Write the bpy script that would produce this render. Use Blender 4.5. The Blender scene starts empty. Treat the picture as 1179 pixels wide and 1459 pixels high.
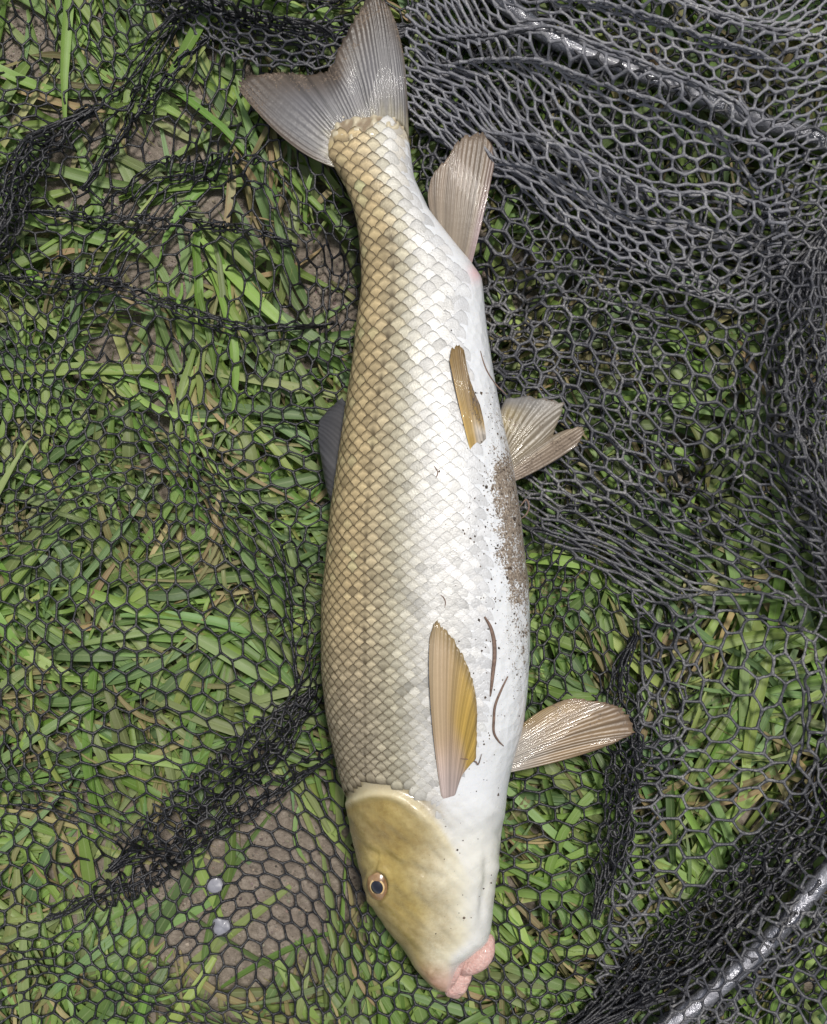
import bpy, math, random
import numpy as np
rng = np.random.default_rng(11)
random.seed(11)
scene = bpy.context.scene
COL = scene.collection

# ------------------------------------------------------------------ camera, world, sun
S = 0.0004            # metres per photograph pixel on the ground
W0, H0 = 1179, 1459
HC = 0.72             # camera height
cam_d = bpy.data.cameras.new('camera'); cam = bpy.data.objects.new('camera', cam_d); COL.objects.link(cam)
cam.location = (0, 0, HC)
cam_d.sensor_fit = 'VERTICAL'; cam_d.sensor_height = 24
cam_d.lens = 12 / ((H0 * S / 2) / HC)
cam_d.clip_start = 0.01; cam_d.clip_end = 500
scene.camera = cam
SUN_EL, SUN_AZ = 71, 25      # azimuth clockwise from the top of the picture
world = bpy.data.worlds.new('World'); scene.world = world; world.use_nodes = True
wn = world.node_tree; bg = wn.nodes['Background']
sky = wn.nodes.new('ShaderNodeTexSky'); sky.sky_type = 'NISHITA'; sky.sun_disc = False
sky.sun_elevation = math.radians(SUN_EL); sky.sun_rotation = math.radians(SUN_AZ)
hs = wn.nodes.new('ShaderNodeHueSaturation'); hs.inputs['Saturation'].default_value = 0.35
wn.links.new(sky.outputs[0], hs.inputs['Color']); wn.links.new(hs.outputs[0], bg.inputs['Color'])
bg.inputs['Strength'].default_value = 0.10
sd = bpy.data.lights.new('sun', 'SUN'); sd.energy = 3.0; sd.angle = math.radians(9); sd.color = (1, .96, .9)
sun = bpy.data.objects.new('sun', sd); COL.objects.link(sun)
el, az = math.radians(SUN_EL), math.radians(SUN_AZ)
from mathutils import Vector
sdir = Vector((math.sin(az) * math.cos(el), math.cos(az) * math.cos(el), math.sin(el)))
sun.rotation_euler = sdir.to_track_quat('Z', 'Y').to_euler()
scene.view_settings.view_transform = 'Standard'; scene.view_settings.look = 'None'
scene.view_settings.exposure = 0.2; scene.view_settings.gamma = 1
scene.cycles.use_denoising = True
scene.cycles.max_bounces = 8; scene.cycles.transparent_max_bounces = 6

# ------------------------------------------------------------------ helpers
def at(px, py, z):
    """photograph pixel and height -> world point"""
    k = S * (HC - z) / HC
    return (np.asarray(px, float) - W0 / 2) * k, -(np.asarray(py, float) - H0 / 2) * k
def proj(x, y, z):
    k = S * (HC - z) / HC
    return x / k + W0 / 2, -y / k + H0 / 2
def sstep(a, b, x):
    t = np.clip((x - a) / (b - a), 0, 1); return t * t * (3 - 2 * t)
def wave_noise(seed, n=7, scale=1.0):
    r = np.random.default_rng(seed)
    k = r.normal(size=(n, 2)) / scale; ph = r.uniform(0, 6.28, n)
    def f(x, y):
        o = 0
        for i in range(n): o = o + np.sin(k[i, 0] * x + k[i, 1] * y + ph[i])
        return o / math.sqrt(n)
    return f
def pchip(xs, ys):
    xs = np.array(xs, float); ys = np.array(ys, float)
    h = np.diff(xs); dl = np.diff(ys) / h; m = np.zeros(len(xs))
    for i in range(1, len(xs) - 1):
        m[i] = 0 if dl[i - 1] * dl[i] <= 0 else 2 * dl[i - 1] * dl[i] / (dl[i - 1] + dl[i])
    m[0], m[-1] = dl[0], dl[-1]
    def f(x):
        x = np.clip(np.asarray(x, float), xs[0], xs[-1])
        i = np.clip(np.searchsorted(xs, x, 'right') - 1, 0, len(h) - 1)
        t = (x - xs[i]) / h[i]
        return ((2*t**3 - 3*t**2 + 1) * ys[i] + (t**3 - 2*t**2 + t) * h[i] * m[i]
                + (-2*t**3 + 3*t**2) * ys[i + 1] + (t**3 - t**2) * h[i] * m[i + 1])
    return f
def catmull(pts, n=12, closed=False):
    p = np.array(pts, float)
    if closed: p = np.vstack([p[-1:], p, p[:2]])
    else: p = np.vstack([2 * p[0] - p[1], p, 2 * p[-1] - p[-2]])
    out = []
    for i in range(1, len(p) - 2):
        t = np.linspace(0, 1, n, endpoint=False)[:, None]
        a, b, c, d = p[i - 1], p[i], p[i + 1], p[i + 2]
        out.append(.5 * (2*b + (c - a)*t + (2*a - 5*b + 4*c - d)*t**2 + (3*b - a - 3*c + d)*t**3))
    if not closed: out.append(p[-2:-1])
    return np.vstack(out)
def poly_dist(P, path):
    """signed distance, parameter 0-1 and normal of the nearest point of a polyline"""
    a, b = path[:-1], path[1:]; d = b - a; L2 = (d**2).sum(1) + 1e-9
    best = np.full(len(P), 1e18); bi = np.zeros(len(P), int); bt = np.zeros(len(P))
    for i in range(len(a)):
        t = np.clip(((P - a[i]) @ d[i]) / L2[i], 0, 1)
        q = ((P - a[i] - t[:, None] * d[i])**2).sum(1)
        m = q < best; best[m] = q[m]; bi[m] = i; bt[m] = t[m]
    u = d[bi] / np.sqrt(L2[bi])[:, None]; nrm = np.stack([-u[:, 1], u[:, 0]], 1)
    sgn = np.sign(((P - a[bi]) * nrm).sum(1)); sgn[sgn == 0] = 1
    return sgn * np.sqrt(best), (bi + bt) / len(a), nrm
def mesh_np(name, V, F, mat=None, parent=None, color=None, smooth=True, extra=None):
    V = np.ascontiguousarray(V, np.float32).reshape(-1, 3); F = np.asarray(F, np.int32)
    me = bpy.data.meshes.new(name); k = F.shape[1]
    me.vertices.add(len(V)); me.vertices.foreach_set('co', V.ravel())
    me.loops.add(F.size); me.loops.foreach_set('vertex_index', F.ravel())
    me.polygons.add(len(F)); me.polygons.foreach_set('loop_start', np.arange(0, F.size, k, dtype=np.int32))
    me.update(calc_edges=True)
    me.polygons.foreach_set('use_smooth', np.full(len(F), smooth))
    if color is not None:
        c = np.ones((len(V), 4), np.float32); c[:, :3] = color
        ca = me.color_attributes.new('pigment', 'FLOAT_COLOR', 'POINT'); ca.data.foreach_set('color', c.ravel())
    for nm, arr in (extra or {}).items():
        at_ = me.attributes.new(nm, 'FLOAT', 'POINT'); at_.data.foreach_set('value', np.asarray(arr, np.float32))
    o = bpy.data.objects.new(name, me); COL.objects.link(o)
    if mat: me.materials.append(mat)
    if parent: o.parent = parent
    return o
def grid_faces(nr, nc, wrap=False):
    r = np.arange(nr - 1)[:, None]; c = np.arange(nc if wrap else nc - 1)[None, :]; c2 = (c + 1) % nc
    return np.stack([r*nc + c, r*nc + c2, (r+1)*nc + c2, (r+1)*nc + c], -1).reshape(-1, 4)
def tube(paths, radii, sides=6):
    """paths (N,K,3), radii (N,K) -> verts, quads of N separate tubes"""
    P = np.asarray(paths, float); N, K, _ = P.shape
    T = np.gradient(P, axis=1); T /= np.linalg.norm(T, axis=2, keepdims=True) + 1e-12
    ref = np.zeros_like(T); ref[..., 2] = 1; par = np.abs(T[..., 2]) > .9; ref[par] = (1, 0, 0)
    A = np.cross(T, ref); A /= np.linalg.norm(A, axis=2, keepdims=True) + 1e-12; B = np.cross(T, A)
    th = np.arange(sides) / sides * 2 * math.pi
    V = P[:, :, None] + np.asarray(radii)[:, :, None, None] * (A[:, :, None] * np.cos(th)[:, None] + B[:, :, None] * np.sin(th)[:, None])
    f = grid_faces(K, sides, True)
    F = (f[None] + (np.arange(N) * K * sides)[:, None, None]).reshape(-1, 4)
    return V.reshape(-1, 3), F
def one_tube(name, path, rad, mat, parent=None, sides=10, closed_ends=True, color=None):
    path = np.array(path, float); rad = np.broadcast_to(np.array(rad, float), len(path)).copy()
    if closed_ends:
        d0 = path[0] - path[1]; d0 /= np.linalg.norm(d0); d1 = path[-1] - path[-2]; d1 /= np.linalg.norm(d1)
        path = np.vstack([path[0] + d0 * rad[0] * .5, path[0] + d0 * rad[0] * .35, path, path[-1] + d1 * rad[-1] * .35, path[-1] + d1 * rad[-1] * .5])
        rad = np.concatenate([[rad[0] * .02, rad[0] * .7], rad, [rad[-1] * .7, rad[-1] * .02]])
    V, F = tube(path[None], rad[None], sides)
    return mesh_np(name, V, F, mat, parent, color)
def tag(o, label=None, cat=None, group=None, kind=None):
    if label: o['label'] = label
    if cat: o['category'] = cat
    if group: o['group'] = group
    if kind: o['kind'] = kind
    return o
def empty(name, loc=(0, 0, 0)):
    o = bpy.data.objects.new(name, None); o.empty_display_size = .02; COL.objects.link(o); return o

# ------------------------------------------------------------------ materials
class NT:
    def __init__(s, name):
        s.m = bpy.data.materials.new(name); s.m.use_nodes = True; s.t = s.m.node_tree
        s.b = s.t.nodes['Principled BSDF']; s.out = s.t.nodes['Material Output']
    def n(s, typ, **kw):
        nd = s.t.nodes.new(typ)
        for k, v in kw.items():
            if k.startswith('i_'): nd.inputs[k[2:].replace('_', ' ')].default_value = v
            else: setattr(nd, k, v)
        return nd
    def l(s, a, b): s.t.links.new(a, b)
    def obj(s): return s.n('ShaderNodeTexCoord').outputs['Object']
    def noise(s, scale, detail=4, rough=.55, co=None):
        nd = s.n('ShaderNodeTexNoise', i_Scale=scale, i_Detail=detail, i_Roughness=rough); s.l(co or s.obj(), nd.inputs['Vector']); return nd.outputs['Fac']
    def ramp(s, fac, stops):
        r = s.n('ShaderNodeValToRGB'); e = r.color_ramp.elements
        while len(e) < len(stops): e.new(.5)
        for k, (p, c) in enumerate(stops):
            e[k].position = p; e[k].color = (*c, 1) if len(c) == 3 else c
        s.l(fac, r.inputs[0]); return r.outputs[0]
    def mix(s, fac, a, b, mode='MIX'):
        m = s.n('ShaderNodeMix', data_type='RGBA', blend_type=mode)
        for sock, v in ((m.inputs[0], fac), (m.inputs[6], a), (m.inputs[7], b)):
            if hasattr(v, 'is_linked'): s.l(v, sock)
            else: sock.default_value = v if not isinstance(v, tuple) else (*v, 1) if len(v) == 3 else v
        return m.outputs[2]
    def math(s, op, a, b=0.0):
        m = s.n('ShaderNodeMath', operation=op)
        for k, v in ((0, a), (1, b)):
            if hasattr(v, 'is_linked'): s.l(v, m.inputs[k])
            else: m.inputs[k].default_value = v
        return m.outputs[0]
    def attr(s, name): return s.n('ShaderNodeAttribute', attribute_name=name)
    def bump(s, h, strength, dist, normal=None):
        b = s.n('ShaderNodeBump', i_Strength=strength, i_Distance=dist); s.l(h, b.inputs['Height'])
        if normal: s.l(normal, b.inputs['Normal'])
        s.l(b.outputs[0], s.b.inputs['Normal']); return b.outputs[0]
    def set(s, **kw):
        for k, v in kw.items():
            i = s.b.inputs[k.replace('_', ' ')]
            if hasattr(v, 'is_linked'): s.l(v, i)
            else: i.default_value = v
        return s

def mat_soil():
    t = NT('soil')
    a = t.noise(9, 5, .6); b = t.noise(220, 6, .7); c = t.noise(900, 3, .6)
    base = t.ramp(b, [(.28, (.085, .07, .056)), (.5, (.205, .17, .138)), (.72, (.36, .31, .26))])
    base = t.mix(t.math('MULTIPLY', a, .5), base, (.22, .178, .142))
    t.set(Base_Color=base, Roughness=.9); t.bump(t.math('ADD', b, t.math('MULTIPLY', c, .5)), .9, .002); return t.m
def mat_grass(name, rough=.42, trans=.28):
    t = NT(name)
    col = t.attr('pigment').outputs['Color']
    v = t.attr('across').outputs['Fac']
    wv = t.math('SINE', t.math('MULTIPLY', v, 38.0))
    col = t.mix(t.math('MULTIPLY', t.math('ADD', wv, 1.0), .13), col, (.3, .42, .14), 'MIX')
    rib = t.math('LESS_THAN', t.math('ABSOLUTE', v), .09); col = t.mix(t.math('MULTIPLY', rib, .3), col, (.42, .5, .24))
    nz = t.noise(160, 3)
    col = t.mix(t.math('MULTIPLY', nz, .22), col, (.05, .09, .02))
    t.set(Base_Color=col, Roughness=rough); t.b.inputs['Specular IOR Level'].default_value = .45
    t.bump(wv, .25, .0004)
    tr = t.n('ShaderNodeBsdfTranslucent'); t.l(t.mix(.5, col, (.3, .5, .03), 'MIX'), tr.inputs['Color'])
    mx = t.n('ShaderNodeMixShader'); mx.inputs[0].default_value = trans
    t.l(t.b.outputs[0], mx.inputs[1]); t.l(tr.outputs[0], mx.inputs[2]); t.l(mx.outputs[0], t.out.inputs['Surface']); return t.m
def mat_net(name, lo, hi, amt):
    t = NT(name)
    a = t.noise(30, 4); b = t.noise(700, 3)
    silt = t.math('MULTIPLY', t.ramp(a, [(.45, (0, 0, 0)), (.7, (1, 1, 1))]), t.ramp(b, [(.42, (0, 0, 0)), (.66, (1, 1, 1))]))
    t.set(Base_Color=t.mix(t.math('MULTIPLY', silt, amt), lo, hi), Roughness=.42)
    t.b.inputs['Specular IOR Level'].default_value = .6
    t.bump(b, .8, .0009); return t.m
def mat_hoop():
    t = NT('hoop_tube')
    n = t.noise(120, 4); t.set(Base_Color=t.mix(n, (.26, .26, .29), (.42, .42, .45)), Roughness=t.ramp(t.noise(75, 5, .7), [(.42, (.2, .2, .2)), (.58, (.62, .62, .62))]), Metallic=.85); t.bump(t.noise(160, 5, .7), .8, .002)
    t.b.inputs['Coat Weight'].default_value = .15; return t.m
def mat_body():
    t = NT('fish_skin')
    col = t.attr('pigment').outputs['Color']
    n1 = t.noise(60, 5); n2 = t.noise(420, 4)
    hd = t.attr('head').outputs['Fac']
    col = t.mix(t.math('MULTIPLY', n1, .2), col, (.62, .52, .3), 'MULTIPLY')
    mot = t.ramp(t.noise(75, 7, .72), [(.38, (0, 0, 0)), (.62, (1, 1, 1))])
    col = t.mix(t.math('MULTIPLY', t.math('MULTIPLY', mot, hd), .55), col, (.55, .47, .32), 'MULTIPLY')
    fine = t.ramp(t.noise(420, 5, .7), [(.45, (0, 0, 0)), (.7, (1, 1, 1))])
    col = t.mix(t.math('MULTIPLY', t.math('MULTIPLY', fine, hd), .4), col, (.6, .5, .36), 'MULTIPLY')
    wet = t.ramp(t.noise(62, 6, .7), [(.44, (1, 1, 1)), (.6, (0, 0, 0))])
    # soil stuck on the flank that lay on the ground: specks with a shape of their own
    msk = t.attr('mud').outputs['Fac']
    sp = t.math('ADD', t.math('MULTIPLY', t.noise(900, 4, .7), .55), t.math('MULTIPLY', t.noise(170, 6, .75), .5))
    mud = t.math('GREATER_THAN', t.math('ADD', sp, t.math('MULTIPLY', msk, .22)), .69)
    mudc = t.ramp(t.noise(800, 3), [(.35, (.11, .082, .06)), (.65, (.33, .27, .21))])
    col = t.mix(mud, col, mudc)
    r = t.math('ADD', t.math('MULTIPLY', mud, .5), t.math('ADD', t.math('MULTIPLY', n2, .15), t.math('ADD', t.math('MULTIPLY', wet, .24), .14)))
    t.set(Base_Color=col, Roughness=r); t.b.inputs['Coat Weight'].default_value = .3; t.b.inputs['Coat Roughness'].default_value = .1
    vo = t.n('ShaderNodeTexVoronoi', i_Scale=190.0); t.l(t.obj(), vo.inputs['Vector'])
    wrk = t.attr('bumpy').outputs['Fac']
    h = t.math('ADD', t.math('MULTIPLY', t.math('MULTIPLY', vo.outputs['Distance'], wrk), 1.2), t.math('ADD', t.math('MULTIPLY', n2, .3), t.math('ADD', t.math('MULTIPLY', t.noise(110, 4, .6), .9), t.math('MULTIPLY', mud, .5))))
    t.bump(h, .45, .0013)
    t.b.inputs['Subsurface Weight'].default_value = .08; t.b.inputs['Subsurface Radius'].default_value = (.004, .003, .002); t.b.inputs['Subsurface Scale'].default_value = 1
    return t.m
def mat_scale():
    t = NT('fish_scale')
    col = t.attr('pigment').outputs['Color']
    n = t.noise(1100, 3); n2 = t.noise(90, 4)
    col = t.mix(t.math('MULTIPLY', n, .5), col, (.45, .37, .26), 'MULTIPLY')
    t.set(Base_Color=col, Roughness=t.math('ADD', t.math('MULTIPLY', n2, .4), .22), Metallic=.1)
    t.b.inputs['Coat Weight'].default_value = .12; t.b.inputs['Coat Roughness'].default_value = .2
    t.bump(n, .5, .0006); return t.m
def mat_fin():
    t = NT('fin_membrane')
    col = t.attr('pigment').outputs['Color']; ray = t.attr('ray').outputs['Fac']; mk = t.attr('mud').outputs['Fac']
    n = t.noise(260, 5, .65); n1 = t.noise(45, 4)
    rs = t.math('SINE', t.math('ADD', t.math('MULTIPLY', ray, 6.283), t.math('MULTIPLY', n1, 2.2)))
    col = t.mix(t.math('MULTIPLY', t.math('ADD', rs, 1.0), .11), col, (.28, .24, .2), 'MULTIPLY')
    col = t.mix(t.math('MULTIPLY', n1, .35), col, (.5, .4, .3), 'MULTIPLY')
    m2 = t.math('GREATER_THAN', t.math('ADD', t.math('ADD', t.math('MULTIPLY', t.noise(90, 5, .7), .45), t.math('MULTIPLY', t.noise(1100, 4, .7), .6)), t.math('MULTIPLY', mk, .24)), .72)
    col = t.mix(m2, col, t.ramp(t.noise(700, 3), [(.35, (.10, .072, .05)), (.65, (.25, .19, .14))]))
    t.set(Base_Color=col, Roughness=t.math('ADD', t.math('MULTIPLY', m2, .35), t.math('ADD', t.math('MULTIPLY', n1, .3), .22)))
    t.b.inputs['Coat Weight'].default_value = .2
    t.bump(t.math('ADD', t.math('MULTIPLY', rs, .6), n), .45, .0006)
    tr = t.n('ShaderNodeBsdfTranslucent'); t.l(col, tr.inputs['Color'])
    mx = t.n('ShaderNodeMixShader'); mx.inputs[0].default_value = .22
    t.l(t.b.outputs[0], mx.inputs[1]); t.l(tr.outputs[0], mx.inputs[2]); t.l(mx.outputs[0], t.out.inputs['Surface']); return t.m
def mat_plain(name, c1, c2, scale, rough=.6, coat=0, bump=.3, sss=0):
    t = NT(name); n = t.noise(scale, 5)
    t.set(Base_Color=t.ramp(n, [(.3, c1), (.7, c2)]), Roughness=rough); t.b.inputs['Coat Weight'].default_value = coat
    if bump: t.bump(n, bump, .001)
    if sss:
        t.b.inputs['Subsurface Weight'].default_value = sss; t.b.inputs['Subsurface Radius'].default_value = (.006, .002, .0015); t.b.inputs['Subsurface Scale'].default_value = 1
    return t.m
def mat_attr(name, rough=.8):
    t = NT(name); t.set(Base_Color=t.mix(t.math('MULTIPLY', t.noise(600, 3), .5), t.attr('pigment').outputs['Color'], (.02, .015, .01)), Roughness=rough); t.bump(t.noise(900, 3), .6, .0006); return t.m
M_SOIL, M_GRASS, M_NET, M_HOOP = mat_soil(), mat_grass('grass_blade'), mat_net('net_rubber', (.008, .008, .011), (.13, .125, .12), .4), mat_hoop()
M_NET2 = mat_net('skylit_net_rubber', (.05, .05, .058), (.34, .33, .32), .8)  # same black rubber, sky sheen put into a lighter grey, plus silt flecks
M_NET3 = mat_net('bright_skylit_net_rubber', (.15, .15, .168), (.42, .41, .40), .8)  # upper right sheet: brighter sky light painted into the rubber colour, with silt flecks
M_DRY = mat_grass('dry_grass_blade', .7, .15)
M_BODY, M_SCALE, M_FIN, M_CRUMB = mat_body(), mat_scale(), mat_fin(), mat_attr('soil_crumb')

# ------------------------------------------------------------------ fish outline (needed by ground and net too)
yL = [150, 180, 214, 249, 285, 320, 356, 400, 451, 522, 594, 665, 736, 800, 867, 938, 1009, 1080, 1134, 1185, 1220, 1256, 1292, 1316, 1345, 1373, 1390, 1402, 1409, 1413]
xL = [478, 468, 466, 485, 502, 511, 515, 517, 511, 503, 492, 482, 472, 466, 460, 460, 466, 480, 493, 501, 508, 519, 534, 550, 570, 589, 603, 614, 624, 634]
yR = [150, 190, 214, 249, 285, 303, 330, 356, 378, 400, 451, 522, 594, 665, 736, 800, 831, 902, 974, 1027, 1080, 1116, 1180, 1238, 1290, 1331, 1342, 1352, 1362, 1378, 1393, 1405, 1413]
xR = [566, 581, 585, 590, 605, 615, 635, 656, 674, 687, 692, 702, 715, 731, 742, 749, 753, 755, 752, 746, 732, 724, 716, 709, 703, 698, 690, 676, 662, 654, 649, 643, 638]
fL, fR = pchip(yL, xL), pchip(yR, xR)
fb = pchip([150, 200, 300, 400, 600, 800, 950, 1100, 1200, 1290, 1350, 1390, 1406, 1413], [.0012, .010, .0155, .021, .032, .038, .039, .0365, .033, .027, .020, .013, .007, .001])
fzc = pchip([150, 200, 300, 400, 600, 800, 950, 1100, 1200, 1290, 1413], [.029, .030, .033, .036, .043, .048, .050, .0475, .044, .039, .030])
def under_fish(px, py):
    cx = (fL(py) + fR(py)) / 2; hw = (fR(py) - fL(py)) / 2
    ok = (py > 150) & (py < 1412)
    return np.where(ok, np.clip(1.25 - np.abs(px - cx) / np.maximum(hw, 5), 0, 1), 0)

# ------------------------------------------------------------------ ground
BARE = [(225, 270, 105, 75), (255, 395, 90, 32), (205, 525, 60, 48), (410, 1200, 145, 105), (340, 1320, 130, 85), (180, 1265, 95, 50), (30, 55, 55, 45), (330, 130, 60, 45), (470, 420, 50, 60), (120, 180, 60, 40), (1000, 700, 40, 30), (700, 420, 60, 50)]
def bare(px, py):
    o = np.zeros_like(px, float)
    for (cx, cy, rx, ry) in BARE:
        o = np.maximum(o, np.clip(1.6 - ((px - cx) / rx)**2 - ((py - cy) / ry)**2, 0, 1))
    return o
n_g1, n_g2, n_g3 = wave_noise(1, 8, 120.), wave_noise(2, 8, 30.), wave_noise(3, 8, 9.)
def soil_z(px, py):
    return .0022 * n_g1(px, py) + .0011 * n_g2(px, py) + .0005 * n_g3(px, py) - .002
n_net1, n_net2 = wave_noise(4, 7, 130.), wave_noise(5, 7, 45.)
def net_z(px, py):
    z = .0205 + .0042 * n_net1(px, py) + .0022 * n_net2(px, py)
    b = bare(px, py); z = z * (1 - b) + b * (.0065 + .0012 * n_net2(px, py))
    u = under_fish(px, py); z = z * (1 - u) + u * .0105
    return np.maximum(z, soil_z(px, py) + .0022)
def ground():
    ax = np.concatenate([[-60, -20, -6, -2.2, -1.2], np.linspace(-.62, .62, 310), [1.2, 2.2, 6, 20, 60]])
    X, Y = np.meshgrid(ax, ax)
    px, py = X / S + W0 / 2, -Y / S + H0 / 2
    f = np.clip(1.6 - np.maximum(np.abs(X), np.abs(Y)) , 0, 1)
    Z = soil_z(px, py) * f
    o = mesh_np('ground', np.stack([X, Y, Z], -1), grid_faces(len(ax), len(ax)), M_SOIL)
    tag(o, kind='structure')
ground()

def blobs(name, pts, rad, mat, color, parent=None, squash=.7):
    """many small angular lumps joined in one mesh"""
    base = np.array([(1,0,0),(-1,0,0),(0,1,0),(0,-1,0),(0,0,1),(0,0,-1)], float)
    tri = np.array([(0,2,4),(2,1,4),(1,3,4),(3,0,4),(2,0,5),(1,2,5),(3,1,5),(0,3,5)])
    N = len(pts); r = np.random.default_rng(5)
    V = base[None] * (rad[:, None, None] * r.uniform(.55, 1.35, (N, 6, 1)))
    a = r.uniform(0, 6.28, N); ca, sa = np.cos(a)[:, None], np.sin(a)[:, None]
    V = np.stack([V[..., 0]*ca - V[..., 1]*sa, V[..., 0]*sa + V[..., 1]*ca, V[..., 2] * squash], -1) + pts[:, None]
    F = (tri[None] + (np.arange(N) * 6)[:, None, None]).reshape(-1, 3)
    return mesh_np(name, V, F, mat, parent, np.repeat(color, 6, 0), smooth=False)
def crumbs():
    N = 16000
    px, py = rng.uniform(-150, 1330, N), rng.uniform(-150, 1610, N)
    k = int(N * .6); e = rng.integers(0, len(BARE), k); B = np.array(BARE)
    px[:k] = B[e, 0] + rng.normal(0, .6, k) * B[e, 2]; py[:k] = B[e, 1] + rng.normal(0, .6, k) * B[e, 3]
    r = np.minimum(rng.lognormal(-7.7, .5, N), .0021)
    x, y = (px - W0/2) * S, -(py - H0/2) * S
    c = np.array([.24, .20, .165])[None] * rng.uniform(.45, 1.7, (N, 1)) * rng.normal(1, .06, (N, 3))
    tag(blobs('soil_crumbs', np.stack([x, y, soil_z(px, py) + r * .25], -1), r, M_CRUMB, c), 'loose brown soil crumbs scattered on the bare earth', 'soil', kind='stuff')
crumbs()

# ------------------------------------------------------------------ grass
flow = wave_noise(8, 6, 170.)
def make_blades(name, N, mat, label, cat, palette, area, wid, lng, seed, poke=.02, keep=None, seg=8, top=None):
    r = np.random.default_rng(seed)
    px, py = r.uniform(area[0], area[2], N), r.uniform(area[1], area[3], N)
    nc = max(1, N // 11); cid = r.integers(0, nc, N); clx, cly, cla = px[:nc].copy(), py[:nc].copy(), flow(px[:nc], py[:nc]) * 1.1 + 1.2 + r.normal(0, .5, nc) + (r.random(nc) < .5) * math.pi
    inc = r.random(N) < .7
    px = np.where(inc, clx[cid] + r.normal(0, 9, N), px); py = np.where(inc, cly[cid] + r.normal(0, 9, N), py)
    if keep is not None:
        ok = keep(px, py); px, py, inc, cid = px[ok], py[ok], inc[ok], cid[ok]; N = len(px)
    L = r.uniform(*lng, N) / S; wd = r.uniform(*wid, N)
    ang = flow(px, py) * 1.1 + 1.2 + np.where(r.random(N) < .65, r.normal(0, .4, N), r.normal(0, 1.4, N)) + (r.random(N) < .5) * math.pi
    ang = np.where(inc, cla[cid] + r.normal(0, .55, N), ang); back = np.where(inc, .08, .5)[:, None]
    cur = r.normal(0, .55, N); t = np.linspace(0, 1, seg)[None]
    a = ang[:, None] + cur[:, None] * (t - .3)
    st = L[:, None] / (seg - 1) * np.ones_like(t)
    X = px[:, None] + np.cumsum(np.cos(a) * st, 1) - L[:, None] * back * np.cos(ang)[:, None]
    Y = py[:, None] + np.cumsum(np.sin(a) * st, 1) - L[:, None] * back * np.sin(ang)[:, None]
    bm = bare(X, Y); ok = r.random(N) > .97 * np.maximum(bm[:, seg // 2], bm.mean(1))**.5
    X, Y, L, wd, N = X[ok], Y[ok], L[ok], wd[ok], int(ok.sum())
    lev = r.random(N)**.75
    zt = net_z(X, Y) - .0016
    prof = np.sin(math.pi * np.clip(t * r.uniform(.6, 1.15, N)[:, None] + r.uniform(0, .35, N)[:, None], 0, 1))**.7
    Z = soil_z(X, Y) + .0012 + (zt - soil_z(X, Y)) * lev[:, None] * (prof * .95)
    Z = np.minimum(Z, zt)
    pk = r.random(N) < poke; Z[pk] += (prof * t)[pk] * r.uniform(.006, .02, (pk.sum(), 1))
    fish = under_fish(X, Y); Z = np.where(fish > 0, np.minimum(Z, .0085), Z)
    x, y = (X - W0/2) * S, -(Y - H0/2) * S
    C = np.stack([x, y, Z], -1)
    T = np.gradient(C, axis=1); T /= np.linalg.norm(T, axis=2, keepdims=True) + 1e-9
    side = np.stack([-T[..., 1], T[..., 0], 0 * T[..., 0]], -1); side /= np.linalg.norm(side, axis=2, keepdims=True) + 1e-9
    up = np.cross(T, side); up *= np.sign(up[..., 2:3] + 1e-9)
    roll = r.normal(0, .42, N)[:, None] + r.normal(0, .5, N)[:, None] * (t - .5)
    s2 = side * np.cos(roll)[..., None] + up * np.sin(roll)[..., None]
    n2 = -side * np.sin(roll)[..., None] + up * np.cos(roll)[..., None]
    prw = (np.clip(t * 6, .45, 1) * np.clip((1 - t) * 2.6, .04, 1)**.8)
    hw = wd[:, None] * .5 * prw
    ac = np.array([-1, 0, 1.])
    V = C[:, :, None] + s2[:, :, None] * hw[..., None, None] * ac[:, None] - n2[:, :, None] * (hw[..., None, None] * np.array([-.22, .22, -.22])[:, None])
    pal = np.array(palette); ci = r.integers(0, len(pal), N)
    col = pal[ci] * r.uniform(.55, 1.3, (N, 1)) * r.normal(1, .05, (N, 3))
    cc = np.repeat(col[:, None], seg, 1)
    tipd = (r.random(N) < .22)[:, None, None] * np.clip((t - .72) / .2, 0, 1)[..., None]
    cc = cc * (1 - tipd) + np.array([.3, .22, .09]) * tipd
    cc = np.repeat(cc[:, :, None], 3, 2).reshape(-1, 3)
    f = grid_faces(seg, 3); F = (f[None] + (np.arange(N) * seg * 3)[:, None, None]).reshape(-1, 4)
    o = mesh_np(name, V, F, mat, None, cc, extra={'across': np.tile(ac, N * seg)})
    return tag(o, label, cat, kind='stuff')
GREENS = [tuple(np.array(c) * (1.9, 1.58, 2.1)) for c in [(.10, .20, .032), (.13, .245, .04), (.085, .17, .035), (.15, .25, .045), (.11, .21, .055), (.18, .27, .06), (.09, .19, .025), (.085, .165, .055), (.07, .14, .04), (.14, .20, .06), (.12, .17, .05)]]
DRYS = [(.34, .26, .13), (.25, .17, .09), (.4, .33, .17), (.2, .13, .075), (.3, .19, .11)]
AREA = (-220, -220, 1400, 1680)
make_blades('grass', 4500, M_GRASS, 'short green grass pressed flat beneath the black netting', 'grass', GREENS, AREA, (.0034, .0076), (.05, .14), 21, .025)
make_blades('thin_grass', 3000, M_GRASS, 'thin green grass blades among the wider ones under the netting', 'grass', GREENS, AREA, (.0012, .0026), (.02, .06), 22, .04)
make_blades('dry_grass', 2300, M_DRY, 'dry straw coloured grass blades among the green under the netting', 'dry grass', DRYS, AREA, (.0012, .0042), (.025, .08), 23, .01)
def outside(px, py): return (px < -200) | (px > 1380) | (py < -200) | (py > 1660)
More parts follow.
